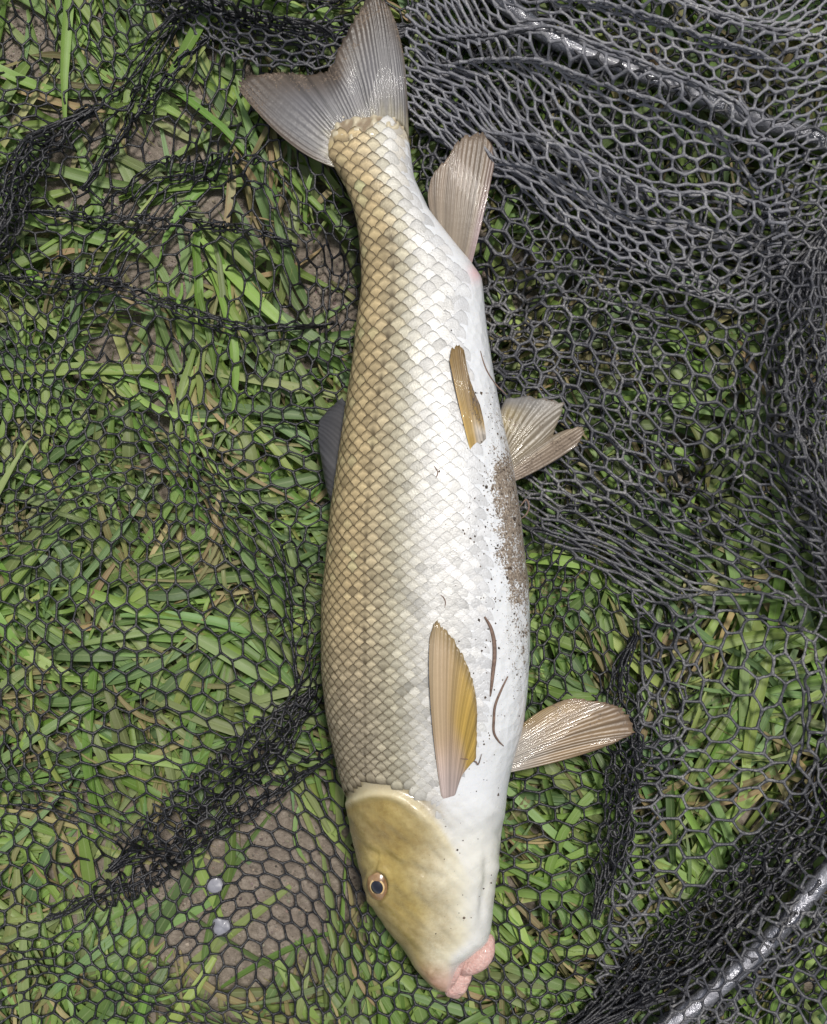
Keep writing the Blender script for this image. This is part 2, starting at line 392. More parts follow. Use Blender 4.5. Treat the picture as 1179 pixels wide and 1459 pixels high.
make_blades('lawn', 15000, M_GRASS, 'rough green lawn around the spread net', 'grass', GREENS, (-2300, -2300, 3500, 3700), (.004, .0075), (.05, .12), 24, .3, outside, 6)

# ------------------------------------------------------------------ landing net
net = empty('landing_net')
tag(net, 'black rubber mesh landing net with dark hoop spread on grass', 'landing net')
def ridge(P, Z, path, W, w, h, n=1, over=0., taper=.25, D=2.2):
    path = catmull(path, 8)
    d, t, nr = poly_dist(P, path)
    tp = sstep(0, taper, t) * sstep(0, taper, 1 - t)
    q = np.abs(d) / W; ins = np.clip(1 - q**2, 0, 1)**2
    sh = -np.sign(d) * (W - w) * np.where(q < 1, q, np.exp(-(q - 1) / D))
    sh = sh + over * W * np.sin(2 * math.pi * np.clip(d / W, -1, 1)) * ins
    P = P + nr * (sh * tp)[:, None]
    Z = Z + h * tp * ins * (.62 + .38 * np.cos(2 * math.pi * n * d / W))
    return P, Z
def hexnet(box, d, rot, seed, jit=.75):
    """honeycomb in material pixels: edge samples (E,K,2)"""
    r = np.random.default_rng(seed)
    x0, y0, x1, y1 = box; cx, cy = (x0 + x1) / 2, (y0 + y1) / 2
    R = math.hypot(x1 - x0, y1 - y0) / 2
    n = int(R / d * 1.25) + 2
    i, j = np.meshgrid(np.arange(-n*2, n*2 + 1), np.arange(-n - 2, n + 3), indexing='ij')
    A = np.stack([i * d + j * d / 2, j * d * math.sqrt(3) / 2], -1)
    B = A + np.array([0, d / math.sqrt(3)])
    A = A + r.normal(0, jit, A.shape); B = B + r.normal(0, jit, B.shape)
    E = [np.stack([A, B], -2).reshape(-1, 2, 2),
         np.stack([A[:, 1:], B[:, :-1]], -2).reshape(-1, 2, 2),
         np.stack([A[:-1, 1:], B[1:, :-1]], -2).reshape(-1, 2, 2)]
    E = np.concatenate(E); c, s = math.cos(rot), math.sin(rot)
    E = E @ np.array([[c, s], [-s, c]]) + np.array([cx, cy])
    m = E.mean(1); ok = (m[:, 0] > x0) & (m[:, 0] < x1) & (m[:, 1] > y0) & (m[:, 1] < y1)
    E = E[ok]; t = np.linspace(0, 1, 4)[None, :, None]
    return E[:, :1] * (1 - t) + E[:, 1:] * t
def build_net(name, Q, mapper, rad, zref=.02, seed=1, mat=None):
    E, K, _ = Q.shape; P, Z = mapper(Q.reshape(-1, 2).copy())
    k = S * (HC - zref) / HC
    pts = np.stack([(P[:, 0] - W0/2) * k, -(P[:, 1] - H0/2) * k, Z], -1).reshape(E, K, 3)
    ln = np.linalg.norm(np.diff(pts, axis=1), axis=2).sum(1); ok = ln < .05
    pts = pts[ok]; r = np.random.default_rng(seed)
    rr = rad * np.array([1.38, .93, .93, 1.38])[None] * r.uniform(.86, 1.14, (len(pts), 1))
    V, F = tube(pts, rr, 5)
    o = mesh_np(name, V, F, mat or M_NET, net); o['kind'] = 'stuff'; return o
wx, wy = wave_noise(31, 6, 95.), wave_noise(32, 6, 95.)
wx2, wy2 = wave_noise(33, 6, 38.), wave_noise(34, 6, 38.)
zj = wave_noise(35, 9, 7.)
RIDGES_A = [
    # path, W, w, height, humps, overlap
    ([(-60, 420), (0, 330), (30, 240), (85, 165), (150, 130), (210, 125)], 62, 20, .013, 2, .28),
    ([(120, 250), (150, 205), (200, 150), (255, 85), (300, 45)], 34, 11, .012, 1, .25),
    ([(10, 300), (90, 300), (180, 303), (270, 308), (340, 325), (420, 350)], 40, 12, .010, 1, .30),
    ([(150, 20), (250, 30), (330, 60), (420, 100), (490, 120)], 120, 44, .016, 2, .12),
    ([(220, -40), (330, 0), (440, 30), (520, 40)], 110, 42, .02, 2, .12),
    ([(-20, 395), (80, 400), (180, 415), (280, 452), (380, 470), (470, 440)], 36, 17, .006, 1, .15),
    ([(180, 560), (260, 640), (330, 740), (370, 830), (420, 930)], 60, 36, .006, 1, .0),
    ([(40, 1330), (130, 1290), (240, 1240), (350, 1172), (440, 1100), (480, 1060)], 46, 14, .011, 1, .34),
    ([(180, 1240), (270, 1150), (340, 1080), (420, 1010), (470, 960)], 60, 26, .014, 2, .3),
    ([(-40, 1130), (80, 1140), (170, 1180), (240, 1215)], 44, 24, .006, 1, .1),
    ([(-30, 1320), (60, 1360), (160, 1400), (300, 1450), (420, 1490)], 40, 24, .005, 1, .0),
    ([(395, 700), (420, 820), (430, 930), (440, 1040)], 40, 20, .006, 1, .1),
    ([(470, 300), (480, 380), (470, 470), (450, 560)], 36, 20, .005, 1, .1),
    ([(760, 730), (820, 720), (900, 740)], 40, 22, .006, 1, .1),
    ([(820, 1290), (870, 1200), (890, 1110), (900, 1020)], 40, 20, .006, 1, .15),
]
fy = pchip([-400, 100, 300, 600, 740, 790, 850, 950, 1050, 1150, 1300, 1400, 1800], [575, 585, 615, 645, 725, 810, 895, 915, 905, 880, 862, 850, 800])
def map_A(P):
    P0 = P.copy()
    P = P + np.stack([wx(P[:, 0], P[:, 1]) * 24 + wx2(P[:, 0], P[:, 1]) * 1.6, wy(P[:, 0], P[:, 1]) * 24 + wy2(P[:, 0], P[:, 1]) * 1.6], -1)
    Z = np.zeros(len(P))
    for a in RIDGES_A: P, Z = ridge(P, Z, *a)
    Z = Z * (1 - under_fish(P[:, 0], P[:, 1])) + net_z(P[:, 0], P[:, 1]) + .0004 * zj(P[:, 0], P[:, 1])
    Z = Z - .016 * sstep(-55, -5, P0[:, 0] - lim_a(P0)) * ~beyond(P0)
    return P, Z
QA = hexnet((-330, -330, 1500, 1790), 26.5, math.radians(-5), 41)
mA = QA.mean(1)
def lim_a(P): return np.where(P[:, 1] < 740, 1600, fy(P[:, 1]) + 105 + np.clip(840 - P[:, 1], 0, 100) * 6)
def beyond(P): return (P[:, 0] - 940) * 219 + (P[:, 1] - 1459) * 239 > 0
build_net('netting', QA[(mA[:, 0] < lim_a(mA)) | beyond(mA)], map_A, .00069)

RIDGES_B = [
    ([(1145, 400), (1120, 480), (1118, 570), (1140, 680), (1165, 800), (1200, 900)], 56, 32, .020, 1, .06),
    ([(1075, 430), (1062, 520), (1050, 610), (1015, 690), (980, 740)], 54, 28, .014, 1, .1),
    ([(900, 880), (980, 850), (1060, 850), (1150, 880), (1220, 900)], 50, 24, .009, 1, .2),
    ([(1290, 1060), (1200, 1125), (1130, 1200), (1075, 1275), (1000, 1350), (910, 1410), (800, 1470)], 95, 34, .017, 3, .16),
    ([(1330, 1130), (1230, 1200), (1170, 1275), (1100, 1360), (1010, 1440), (930, 1500)], 70, 26, .014, 2, .22),
    ([(700, 420), (790, 400), (880, 415), (980, 440), (1060, 470)], 60, 34, .008, 1, .12),
    ([(870, 990), (900, 1060), (890, 1140), (875, 1230), (840, 1320)], 55, 22, .008, 2, .25),
    ([(1130, 900), (1165, 1000), (1150, 1080), (1120, 1140)], 44, 20, .008, 1, .2),
]
def back_b(P): return np.interp(P[:, 1], [740, 790, 850], [-420, -220, -115])
def map_B(P):
    P0 = P.copy()
    u, v = P[:, 0].copy(), P[:, 1]
    u = u + wx(u + 900, v) * 10 + wx2(u + 900, v) * 1.5; v = v + wy(u + 900, v) * 12 + wy2(u + 900, v) * 1.5
    r = 5.
    X = fy(v) + np.sqrt(u**2 + r**2) - r
    P = np.stack([X, v], -1); Z = np.zeros(len(P))
    top = u > 0; P2, Z2 = P.copy(), Z.copy()
    for a in RIDGES_B: P2, Z2 = ridge(P2, Z2, *a)
    f = sstep(-20, 20, u); P = P * (1 - f[:, None]) + P2 * f[:, None]; Z = Z2 * f
    lift = .004 + .026 * sstep(760, 1250, P[:, 0]) * sstep(1000, 300, P[:, 1]) + .012 * sstep(900, 1250, P[:, 0])
    Z = Z + net_z(P[:, 0], P[:, 1]) + lift * (.25 + .75 * f) * sstep(0, 60, np.abs(u)) + .0008 + .0004 * zj(P[:, 0], P[:, 1])
    Z = np.maximum(Z - .02 * under_fish(P[:, 0], P[:, 1]) * 1, .0095)
    Z = Z - .016 * sstep(50, 5, P0[:, 0] - back_b(P0))
    return P, Z
QB = hexnet((-330, -330, 720, 1790), 31.5, math.radians(28), 42)
mB = QB.mean(1); inpl = mB[:, 0] > back_b(mB)
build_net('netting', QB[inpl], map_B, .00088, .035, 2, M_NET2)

gx = pchip([400, 590, 760, 900, 1050, 1179, 1500], [60, 165, 330, 415, 455, 430, 380])
def map_C(P):
    u, v = P[:, 0], P[:, 1]
    uu = u + wx(u + 300, v + 700) * 12 + wx2(u, v + 700) * 1.5; v = v + wy(u + 300, v + 700) * 12 + wy2(u, v + 700) * 1.5
    r = 6.; X = uu; Y = gx(X) - .56 * (np.sqrt(v**2 + r**2) - r)
    P = np.stack([X, Y], -1); Z = np.zeros(len(P))
    for a in RIDGES_C: P, Z = ridge(P, Z, *a)
    f = sstep(-20, 20, v)
    lift = .008 + .035 * sstep(0, 380, gx(X) - P[:, 1]) * sstep(560, 800, X)
    Z = Z * f + net_z(P[:, 0], P[:, 1]) + lift * (.35 + .65 * f) + .002 + .0005 * zj(P[:, 0], P[:, 1])
    return P, Z
RIDGES_C = [
    ([(560, 60), (700, 70), (850, 130), (1000, 190), (1200, 240)], 60, 30, .014, 2, .15),
    ([(640, 190), (760, 230), (900, 300), (1050, 330), (1200, 320)], 60, 32, .012, 1, .2),
    ([(700, -10), (850, 20), (1000, 70), (1180, 110)], 70, 34, .014, 2, .15),
    ([(1000, 180), (1080, 260), (1110, 350), (1120, 430)], 50, 20, .012, 1, .25),
]
QC = hexnet((590, -330, 1560, 1000), 28.0, math.radians(8), 43)
mC = QC.mean(1)
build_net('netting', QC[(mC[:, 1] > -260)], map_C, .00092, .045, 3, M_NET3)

def bundle(path, half, layers, d, comp, z0, dz, h, seed, rad, mat, wob=6.):
    """netting gathered in a long zigzag pleat that follows a path"""
    c = catmull(path, 14); seg = np.linalg.norm(np.diff(c, axis=0), axis=1); arc = np.concatenate([[0], np.cumsum(seg)]); L = arc[-1]
    tan = np.gradient(c, axis=0); tan /= np.linalg.norm(tan, axis=1, keepdims=True)
    wid = 2 * half / comp
    Q = hexnet((0, 0, L, wid * layers), d, .5 + seed, seed)
    n1, n2 = wave_noise(seed + 500, 6, 60.), wave_noise(seed + 501, 6, 25.)
    def mp(P):
        a, w = np.clip(P[:, 0], 0, L), P[:, 1]
        a = np.clip(a + 7 * n1(a, w), 0, L); lay = np.clip(w / wid, 0, layers - 1e-4); k = np.floor(lay); f = lay - k
        f = np.where(k % 2 == 0, f, 1 - f); f = f + .05 * n2(a, w) + .10 * n1(a * .6, k * 300)
        tp = .15 + .85 * sstep(0, .3 * L, a) * sstep(0, .3 * L, L - a)
        off = (f - .5) * 2 * half * tp + wob * n1(a, 0 * a)
        cx, cy = np.interp(a, arc, c[:, 0]), np.interp(a, arc, c[:, 1]); tx, ty = np.interp(a, arc, tan[:, 0]), np.interp(a, arc, tan[:, 1])
        P2 = np.stack([cx - ty * off, cy + tx * off], -1)
        Z = z0 + lay * dz + h * tp * np.clip(1 - ((f - .5) * 2)**2, 0, 1) * (.6 + .4 * np.sin(lay * 9 + a * .02)) + .0015 * n2(a, w)
        return P2, np.maximum(Z + net_z(P2[:, 0], P2[:, 1]) - .018, .004)
    return build_net('netting', Q, mp, rad, .03, seed, mat)
bundle([(1330, 1000), (1215, 1105), (1150, 1185), (1085, 1262), (1005, 1335), (905, 1405), (790, 1480)], 46, 3, 30, .55, .020, .004, .010, 81, .0008, M_NET)
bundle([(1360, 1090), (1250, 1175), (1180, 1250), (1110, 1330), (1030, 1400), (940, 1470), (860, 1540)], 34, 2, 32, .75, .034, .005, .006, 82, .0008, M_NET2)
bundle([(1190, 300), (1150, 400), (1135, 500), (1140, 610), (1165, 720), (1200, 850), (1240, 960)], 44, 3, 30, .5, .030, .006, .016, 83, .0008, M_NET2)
bundle([(-70, 440), (0, 335), (28, 245), (70, 180), (120, 140)], 22, 3, 27, .55, .022, .003, .009, 84, .0007, M_NET)
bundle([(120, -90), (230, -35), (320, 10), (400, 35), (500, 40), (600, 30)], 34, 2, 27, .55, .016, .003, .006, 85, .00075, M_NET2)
bundle([(905, 905), (888, 960), (890, 1050), (880, 1130), (865, 1230), (840, 1310)], 26, 2, 29, .6, .022, .003, .006, 86, .0007, M_NET)
bundle([(15, 302), (90, 299), (180, 303), (270, 309), (340, 325), (430, 352)], 9, 2, 25, .5, .021, .003, .006, 87, .00066, M_NET)
bundle([(110, 262), (150, 205), (200, 150), (255, 82), (300, 40)], 9, 2, 25, .5, .021, .003, .007, 88, .00068, M_NET)
bundle([(60, 1315), (150, 1280), (250, 1235), (350, 1172), (430, 1108), (490, 1060)], 9, 2, 25, .5, .021, .003, .006, 89, .00066, M_NET)
bundle([(150, 1262), (230, 1195), (310, 1125), (380, 1055), (450, 990)], 40, 2, 29, .85, .021, .003, .007, 90, .0007, M_NET)
bundle([(-60, 380), (60, 398), (170, 412), (270, 448), (370, 470), (470, 445)], 8, 2, 25, .5, .021, .003, .004, 91, .00064, M_NET)
hp = catmull([(720, 5), (800, 62), (900, 102), (1000, 142), (1090, 176), (1170, 200), (1330, 310), (1430, 600), (1420, 900), (1310, 1110), (1179, 1245), (1120, 1315), (1060, 1375), (1000, 1425), (900, 1500), (700, 1640), (300, 1760), (-150, 1660), (-370, 1200), (-390, 600), (-260, 100), (100, -140), (450, -150), (620, -80)], 10, True)
hz = np.interp(np.arange(len(hp)), [0, 50, 90, 110, 140, 190, len(hp)], [.03, .026, .040, .038, .036, .025, .03])
kx, ky = at(hp[:, 0], hp[:, 1], hz)
hoop_path = np.stack([kx, ky, hz], -1); hoop_path = np.vstack([hoop_path, hoop_path[:2]])
one_tube('hoop', hoop_path, .0052, M_HOOP, net, 12, False)

# ------------------------------------------------------------------ fish
fish = empty('fish', (0, 0, 0))
tag(fish, 'long pale fish with golden scaled flank and white belly lying on net', 'fish')
EXP = 2.25
def sp(v, e): return np.sign(v) * np.abs(v)**e
def surf(py, th, off=0.):
    """body surface point for photograph row py and angle th (0 = belly edge, pi = back edge, pi/2 = up)"""
    zc, b = fzc(py), fb(py)
    l, r = fL(py), fR(py)
    x0, y = at((l + r) / 2, py, zc); a = (r - l) / 2 * S * (HC - zc) / HC
    e = 2 / EXP
    c, s = sp(np.cos(th), e), sp(np.sin(th), e)
    # belly sags: the section is fuller on the belly side
    z = zc + b * s * (1 + .05 * c)
    return np.stack(np.broadcast_arrays(x0 + a * c, y, z), -1)
OPERC = catmull([(480, 1150), (500, 1136), (530, 1126), (565, 1130), (600, 1150), (628, 1180), (650, 1215), (672, 1250)], 10)
PREOP = catmull([(512, 1208), (545, 1220), (580, 1234), (612, 1246), (655, 1256)], 8)
CHEEK = catmull([(545, 1226), (572, 1242), (598, 1268)], 8)
SUBOP = catmull([(575, 1150), (600, 1185), (618, 1215), (640, 1240), (668, 1262)], 8)
THROAT = catmull([(692, 1200), (694, 1255), (688, 1290), (686, 1325)], 8)
GULAR = catmull([(632, 1148), (655, 1180), (690, 1190), (705, 1175)], 8)
EYE = np.array([539., 1262.])
nmid = wave_noise(54, 9, 8.)
nlump = wave_noise(53, 10, 2.6)
nb1, nb2 = wave_noise(51, 8, 22.), wave_noise(52, 8, 60.)
def body_feature(px, py, up):
    P = np.stack([px, py], -1).reshape(-1, 2); out = np.zeros(len(P)); sel = P[:, 1] > 1050
    Q = P[sel]; d, t, _ = poly_dist(Q, OPERC)
    d = d * 1.0
    w = sstep(0, .06, t) * sstep(0, .35, 1 - t)
    o = w * (-.0007 * np.exp(-((d - 15) / 5)**2) + .0017 * sstep(-3, 6, d) * np.exp(-np.clip(d, 0, 999) / 95) - .0012 * np.exp(-((d + 7) / 6)**2))
    for pth, dep, wd in ((PREOP, .0011, 7), (CHEEK, .0006, 6), (SUBOP, .0008, 6), (THROAT, .0012, 6), (GULAR, .0004, 9)):
        dd, tt, _ = poly_dist(Q, pth); o -= dep * np.exp(-(dd / wd)**2) * sstep(0, .2, tt) * sstep(0, .2, 1 - tt)
    e = np.hypot((Q[:, 0] - EYE[0]) / 15.5, (Q[:, 1] - EYE[1]) / 22)
    o += .0010 * np.exp(-((e - 1.15) / .22)**2) - .0022 * sstep(1.0, .7, e)
    o += .0009 * np.exp(-(((Q[:, 0] - 613) / 5)**2 + ((Q[:, 1] - 1386) / 6)**2))
    o += .00035 * nmid(Q[:, 0], Q[:, 1]) * sstep(1120, 1160, Q[:, 1]) * sstep(1400, 1340, Q[:, 1])
    o += .0005 * nb1(Q[:, 0], Q[:, 1]) * sstep(1120, 1160, Q[:, 1]) * sstep(1400, 1340, Q[:, 1])
    out[sel] = o
    tb = (P[:, 1] < 225) & (P[:, 1] > 150); B = P[tb]; out[tb] += .0009 * np.clip(nlump(B[:, 0], B[:, 1]), -.2, 1.2) * sstep(200, 186, B[:, 1] - 5 * nb1(B[:, 0], B[:, 1])) * sstep(156, 170, B[:, 1])
    return out.reshape(px.shape) * up
def lerp(a, b, t): return np.asarray(a) * (1 - t[..., None]) + np.asarray(b) * t[..., None]
def pigment(px, py):
    """skin colour at a photograph position (pigment only)"""
    l, r = fL(py), fR(py); fr = (px - l) / np.maximum(r - l, 1)
    bell = pchip([150, 230, 300, 380, 700, 1000, 1413], [.95, .85, .72, .56, .5, .5, .6])(py)
    t = sstep(-.16, .12, fr - bell)
    skin = lerp((.50, .40, .22), (.67, .685, .71), t)
    grey = sstep(760, 1040, py) * (1 - t); skin = lerp(skin, (.34, .29, .19), grey * .7)
    # head
    d, tt, _ = poly_dist(np.stack([px, py], -1).reshape(-1, 2), OPERC); d = d.reshape(px.shape)
    head = sstep(-4, 6, d) * (py > 1100)
    hn = nb1(px * 1.2, py * 1.2) * .5
    hx = sstep(.28, .78, fr + .05 * hn)
    hc = lerp((.40, .31, .105), (.69, .655, .53), hx)
    hc = lerp(hc, (.44, .40, .29), np.clip(.35 * nb2(px * 2.1, py * 2.3), 0, .5) * (1 - hx))
    skin = lerp(skin, (.69, .68, .63), sstep(1120, 1230, py) * sstep(.4, .6, fr))
    hc = lerp(hc, (.30, .22, .085), np.clip(np.exp(-(((px - 545) / 40)**2 + ((py - 1185) / 32)**2)) * .75, 0, 1))
    hc = lerp(hc, (.56, .43, .13), np.clip(np.exp(-(((px - 525) / 30)**2 + ((py - 1222) / 14)**2)) * .6, 0, 1))
    hc = lerp(hc, (.70, .65, .49), sstep(1290, 1350, py) * sstep(.12, .5, fr) * .75)
    hc = lerp(hc, (.68, .675, .645), sstep(.68, .9, fr))
    hc = lerp(hc, (.62, .36, .30), sstep(1362, 1405, py) * .75)
    hc = lerp(hc, (.30, .26, .16), sstep(.17, .02, fr) * .6)
    skin = lerp(skin, hc, head)
    rim = np.exp(-((d - 3) / 6)**2) * (py > 1100) * sstep(.75, .55, fr)
    skin = lerp(skin, (.66, .59, .40), rim * .8)
    skin = lerp(skin, (.33, .25, .09), np.exp(-((d - 17) / 6)**2) * (py > 1100) * sstep(.6, .4, fr) * .55)
    skin = lerp(skin, (.42, .37, .25), np.exp(-((d + 10) / 7)**2) * (py > 1080) * sstep(.5, .3, fr) * .8)
    skin = lerp(skin, (.66, .42, .44), np.exp(-(((px - 679) / 12)**2 + ((py - 388) / 14)**2)) * .8)
    skin = lerp(skin, (.52, .46, .33), sstep(205, 190, py))
    skin = lerp(skin, (.20, .14, .085), sstep(205, 190, py) * np.clip(.55 - .6 * nlump(px, py), 0, .85))
    return np.clip(skin, .01, .85)
def mudmask(px, py):
    l, r = fL(py), fR(py); fr = (px - l) / np.maximum(r - l, 1)
    m = sstep(.80, .99, fr) * sstep(540, 600, py) * sstep(1060, 930, py)
    m = m * (.55 + .45 * sstep(640, 700, py) * sstep(900, 800, py)) + .5 * np.exp(-(((px - 712) / 28)**2 + ((py - 690) / 40)**2)) + .35 * np.exp(-(((px - 722) / 30)**2 + ((py - 780) / 70)**2))
    return np.clip(m, 0, 1)
NR, NC = 520, 264
tt_ = np.linspace(0, 1, NR); rows = 150 + (1413 - 150) * (tt_ + .0 * tt_); rows[-24:] = 1413 - (1413 - rows[-24]) * (np.linspace(1, 0, 24)**1.6)
TH = np.linspace(0, 2 * math.pi, NC, endpoint=False)
PY, TT = np.meshgrid(rows, TH, indexing='ij')
V = surf(PY, TT)
Nn = np.cross(np.gradient(V, axis=1), np.gradient(V, axis=0)); Nn /= np.linalg.norm(Nn, axis=2, keepdims=True) + 1e-12
if Nn[NR // 2, NC // 4, 2] < 0: Nn = -Nn
ppx, ppy = proj(V[..., 0], V[..., 1], V[..., 2])
upm = sstep(-.05, .25, Nn[..., 2])
V = V + Nn * body_feature(ppx, ppy, upm)[..., None]
colr = pigment(ppx, ppy)
frv = (ppx - fL(ppy)) / np.maximum(fR(ppy) - fL(ppy), 1)
bumpy = sstep(.5, .62, frv) * sstep(1120, 1040, ppy) * sstep(330, 480, ppy)
Fb = grid_faces(NR, NC, True)
body = mesh_np('body', V, Fb, M_BODY, fish, colr.reshape(-1, 3), extra={'mud': (mudmask(ppx, ppy) * upm).ravel(), 'bumpy': bumpy.ravel(), 'head': (sstep(1120, 1150, ppy) * sstep(.85, .45, frv)).ravel()})
EMB = -.0001

# ---- scales on a lattice measured from the lateral line
fLat = pchip([150, 200, 400, 640, 800, 1000, 1140], [540, 542, 561, 531, 521, 521, 522])   # lateral line column
ths = np.linspace(.02, math.pi * 1.22, 400)
def section(py):
    p = surf(np.full_like(ths, py), ths); d = np.linalg.norm(np.diff(p, axis=0), axis=1)
    arc = np.concatenate([[0], np.cumsum(d)])
    x, _ = proj(p[:, 0], p[:, 1], p[:, 2]); top = ths < math.pi
    k = np.argmin(np.abs(x - fLat(py)) + (~top) * 1e3)
    return arc - arc[k]
sec_y = np.arange(160, 1160, 10.); sec = np.array([section(y) for y in sec_y])
def c2th(py, c):
    py = np.clip(py, 160, 1149); f = (py - 160) / 10; i = int(f); i = min(i, len(sec_y) - 2); w = f - i
    a = sec[i] * (1 - w) + sec[i + 1] * w
    return np.interp(c, a, ths), a[0], a[-1]
fpitch = pchip([160, 300, 500, 700, 900, 1140], [17, 20, 19.5, 17.5, 15, 12.8])
fcol = pchip([160, 300, 500, 700, 900, 1140], [.0042, .0047, .0046, .0040, .0034, .0029])    # half column pitch in metres
ys = [1136.]
while ys[-1] > 172: ys.append(ys[-1] - float(fpitch(ys[-1])) / 2)
rs = np.random.default_rng(77)
SP = np.array([0, .38, .70, .9, 1.0, 1.03]); SQ = np.array([-1, -.62, 0, .62, 1.])
scales = []
cache = {}
def surf_c(py, c):
    th = np.array([c2th(a, b)[0] for a, b in zip(py, c)]); return surf(py, th)
def edge_d(px, py):
    d, _, _ = poly_dist(np.array([[px, py]]), OPERC); return d[0]
for i, y0 in enumerate(ys):
    y0 = float(y0); _, cmin, cmax = c2th(y0, 0)
    w = float(fcol(y0)); L = float(fpitch(y0)) * 1.12
    jr = range(int(cmin / w) - 1, int(cmax / w) + 2)
    for j in jr:
        if (j + i) % 2: continue
        c0 = j * w
        if c0 < cmin or c0 > cmax: continue
        jy, jc = rs.normal(0, .8), rs.normal(0, w * .06); L = float(fpitch(y0)) * rs.normal(1.12, .04)
        pc = surf(np.array([y0]), np.array([c2th(y0, c0)[0]]))[0]; qx, qy = proj(*pc)
        l, r = fL(qy), fR(qy); fr = float((qx - l) / (r - l))
        lim = float(pchip([150, 300, 500, 1000, 1140], [1.0, .9, .82, .80, .6])(y0))
        if fr > lim: continue
        if y0 > 1080 and edge_d(qx, qy) > -13 + rs.normal(0, 1.5): continue
        if qy < 225 and qy < 172 + 20 * abs((qx - 548) / 50)**1.5 + rs.normal(0, 5): continue
        p, q = np.meshgrid(SP, SQ, indexing='ij')
        ext = 1 - .40 * np.abs(q)**1.8
        al = L * (-.55 + 1.18 * np.minimum(p, 1) * ext) + np.where(p > 1, -.0, 0)
        yy = y0 + jy - al
        cc = c0 + jc + q * w * (1.08 - .12 * np.abs(2 * np.minimum(p, 1) - .9)**2)
        pts = surf_c(yy.ravel(), cc.ravel())
        # normals by finite difference about the scale centre
        e = .5; pa = surf_c(np.array([y0 - 2, y0 + 2, y0, y0]), np.array([c0, c0, c0 - w * .4, c0 + w * .4]))
        nn = np.cross(pa[1] - pa[0], pa[3] - pa[2]); nn /= np.linalg.norm(nn)
        if nn @ (pc - np.array([pc[0] * 0 + surf(np.array([y0]), np.array([math.pi/2]))[0][0], pc[1], float(fzc(y0))])) < 0: nn = -nn
        strong = 1 - float(sstep(lim - (.34 if y0 > 380 else .22), lim - .02, np.array(fr)))
        tilt = (.00008 + .0007 * np.minimum(p, 1) * (.12 + .88 * strong)) * (1 - .25 * q**2)
        off = np.where(p > 1, -.00012, tilt) + rs.normal(0, .00005) - .0004 * (p == 0)
        dome = .00022 * (1 - q**2) * strong
        pts = pts + nn * (off + dome).ravel()[:, None]
        # pigment
        base = pigment(np.array([qx]), np.array([qy]))[0]
        fleck = rs.normal(1, .12)
        front = float(sstep(820, 1060, np.array(qy))) * strong
        light = np.array([.70, .55, .31]) * (1 - front) + np.array([.50, .43, .31]) * front
        tl = .25 * float(sstep(420, 230, np.array(qy))); g1 = float(sstep(.10, .40, np.array(fr - tl))); g2 = float(sstep(.30, .55, np.array(fr - tl)))
        light = light * (1 - g1) + np.array([.56, .53, .40]) * g1
        light = light * (1 - g2) + np.array([.67, .67, .655]) * g2
        k2 = float(sstep(lim - .2, lim, np.array(fr))); light = light * (1 - k2) + base * k2
        light = np.clip(light * fleck * (.87 if rs.random() < .12 else 1.), 0, .78)
        dk = float(sstep(.56, .24, np.array(fr - tl)))
        dark = light * .80 * (1 - dk) + np.array([.06, .042, .02]) * dk
        dark = dark * (1 - k2) + base * .93 * k2
        rm = rs.uniform(.78, 1.0); dark = dark * rm + light * .6 * (1 - rm)
        m = np.array([.9, .42, .05, .58, 1., 1.])[:, None] + np.array([.7, .1, 0, .1, .7])[None] * .9 + rs.normal(0, .05, (6, 5))
        if abs(j) < 1 and y0 > 330: m[:, 2] += np.array([.3, .45, .25, .1, 0, 0])          # lateral line pore
        m = np.clip(m, 0, 1)[..., None]
        colv = light * (1 - m) + dark * m
        lat = rs.normal(1, .05, (1, 5, 1)); colv = np.clip(colv * lat, .01, .85)
        vis = max(nn[2], 0) * w * L * S
        scales.append((vis * (.4 + strong), pts, colv.reshape(-1, 3)))
sf = grid_faces(6, 5)
order = sorted(range(len(scales)), key=lambda k: -scales[k][0])
for k in order[:300]:
    mesh_np('scale', scales[k][1], sf, M_SCALE, fish, scales[k][2])
rest = order[300:]
if rest:
    Vr = np.concatenate([scales[k][1] for k in rest]); Cr = np.concatenate([scales[k][2] for k in rest])
    Fr = (sf[None] + (np.arange(len(rest)) * 30)[:, None, None]).reshape(-1, 4)
    o = mesh_np('scale_covering', Vr, Fr, M_SCALE, fish, Cr); o['kind'] = 'stuff'
print('scales', len(scales))

def surf_z(px, py):
    px = np.asarray(px, float); py = np.asarray(py, float)
    
    z = fzc(py) + fb(py); qx, qy = px, py
    for _ in range(5):
        k = (HC - z) / (HC - fzc(qy)); qy = H0 / 2 + (py - H0 / 2) * k; k = (HC - z) / (HC - fzc(qy)); qx = W0 / 2 + (px - W0 / 2) * k
        fr = np.clip((qx - fL(qy)) / np.maximum(fR(qy) - fL(qy), 1), .001, .999)
        z = fzc(qy) + fb(qy) * (1 - np.abs(2 * fr - 1)**EXP)**(1 / EXP) * (1 + .05 * (2 * fr - 1))
    return z

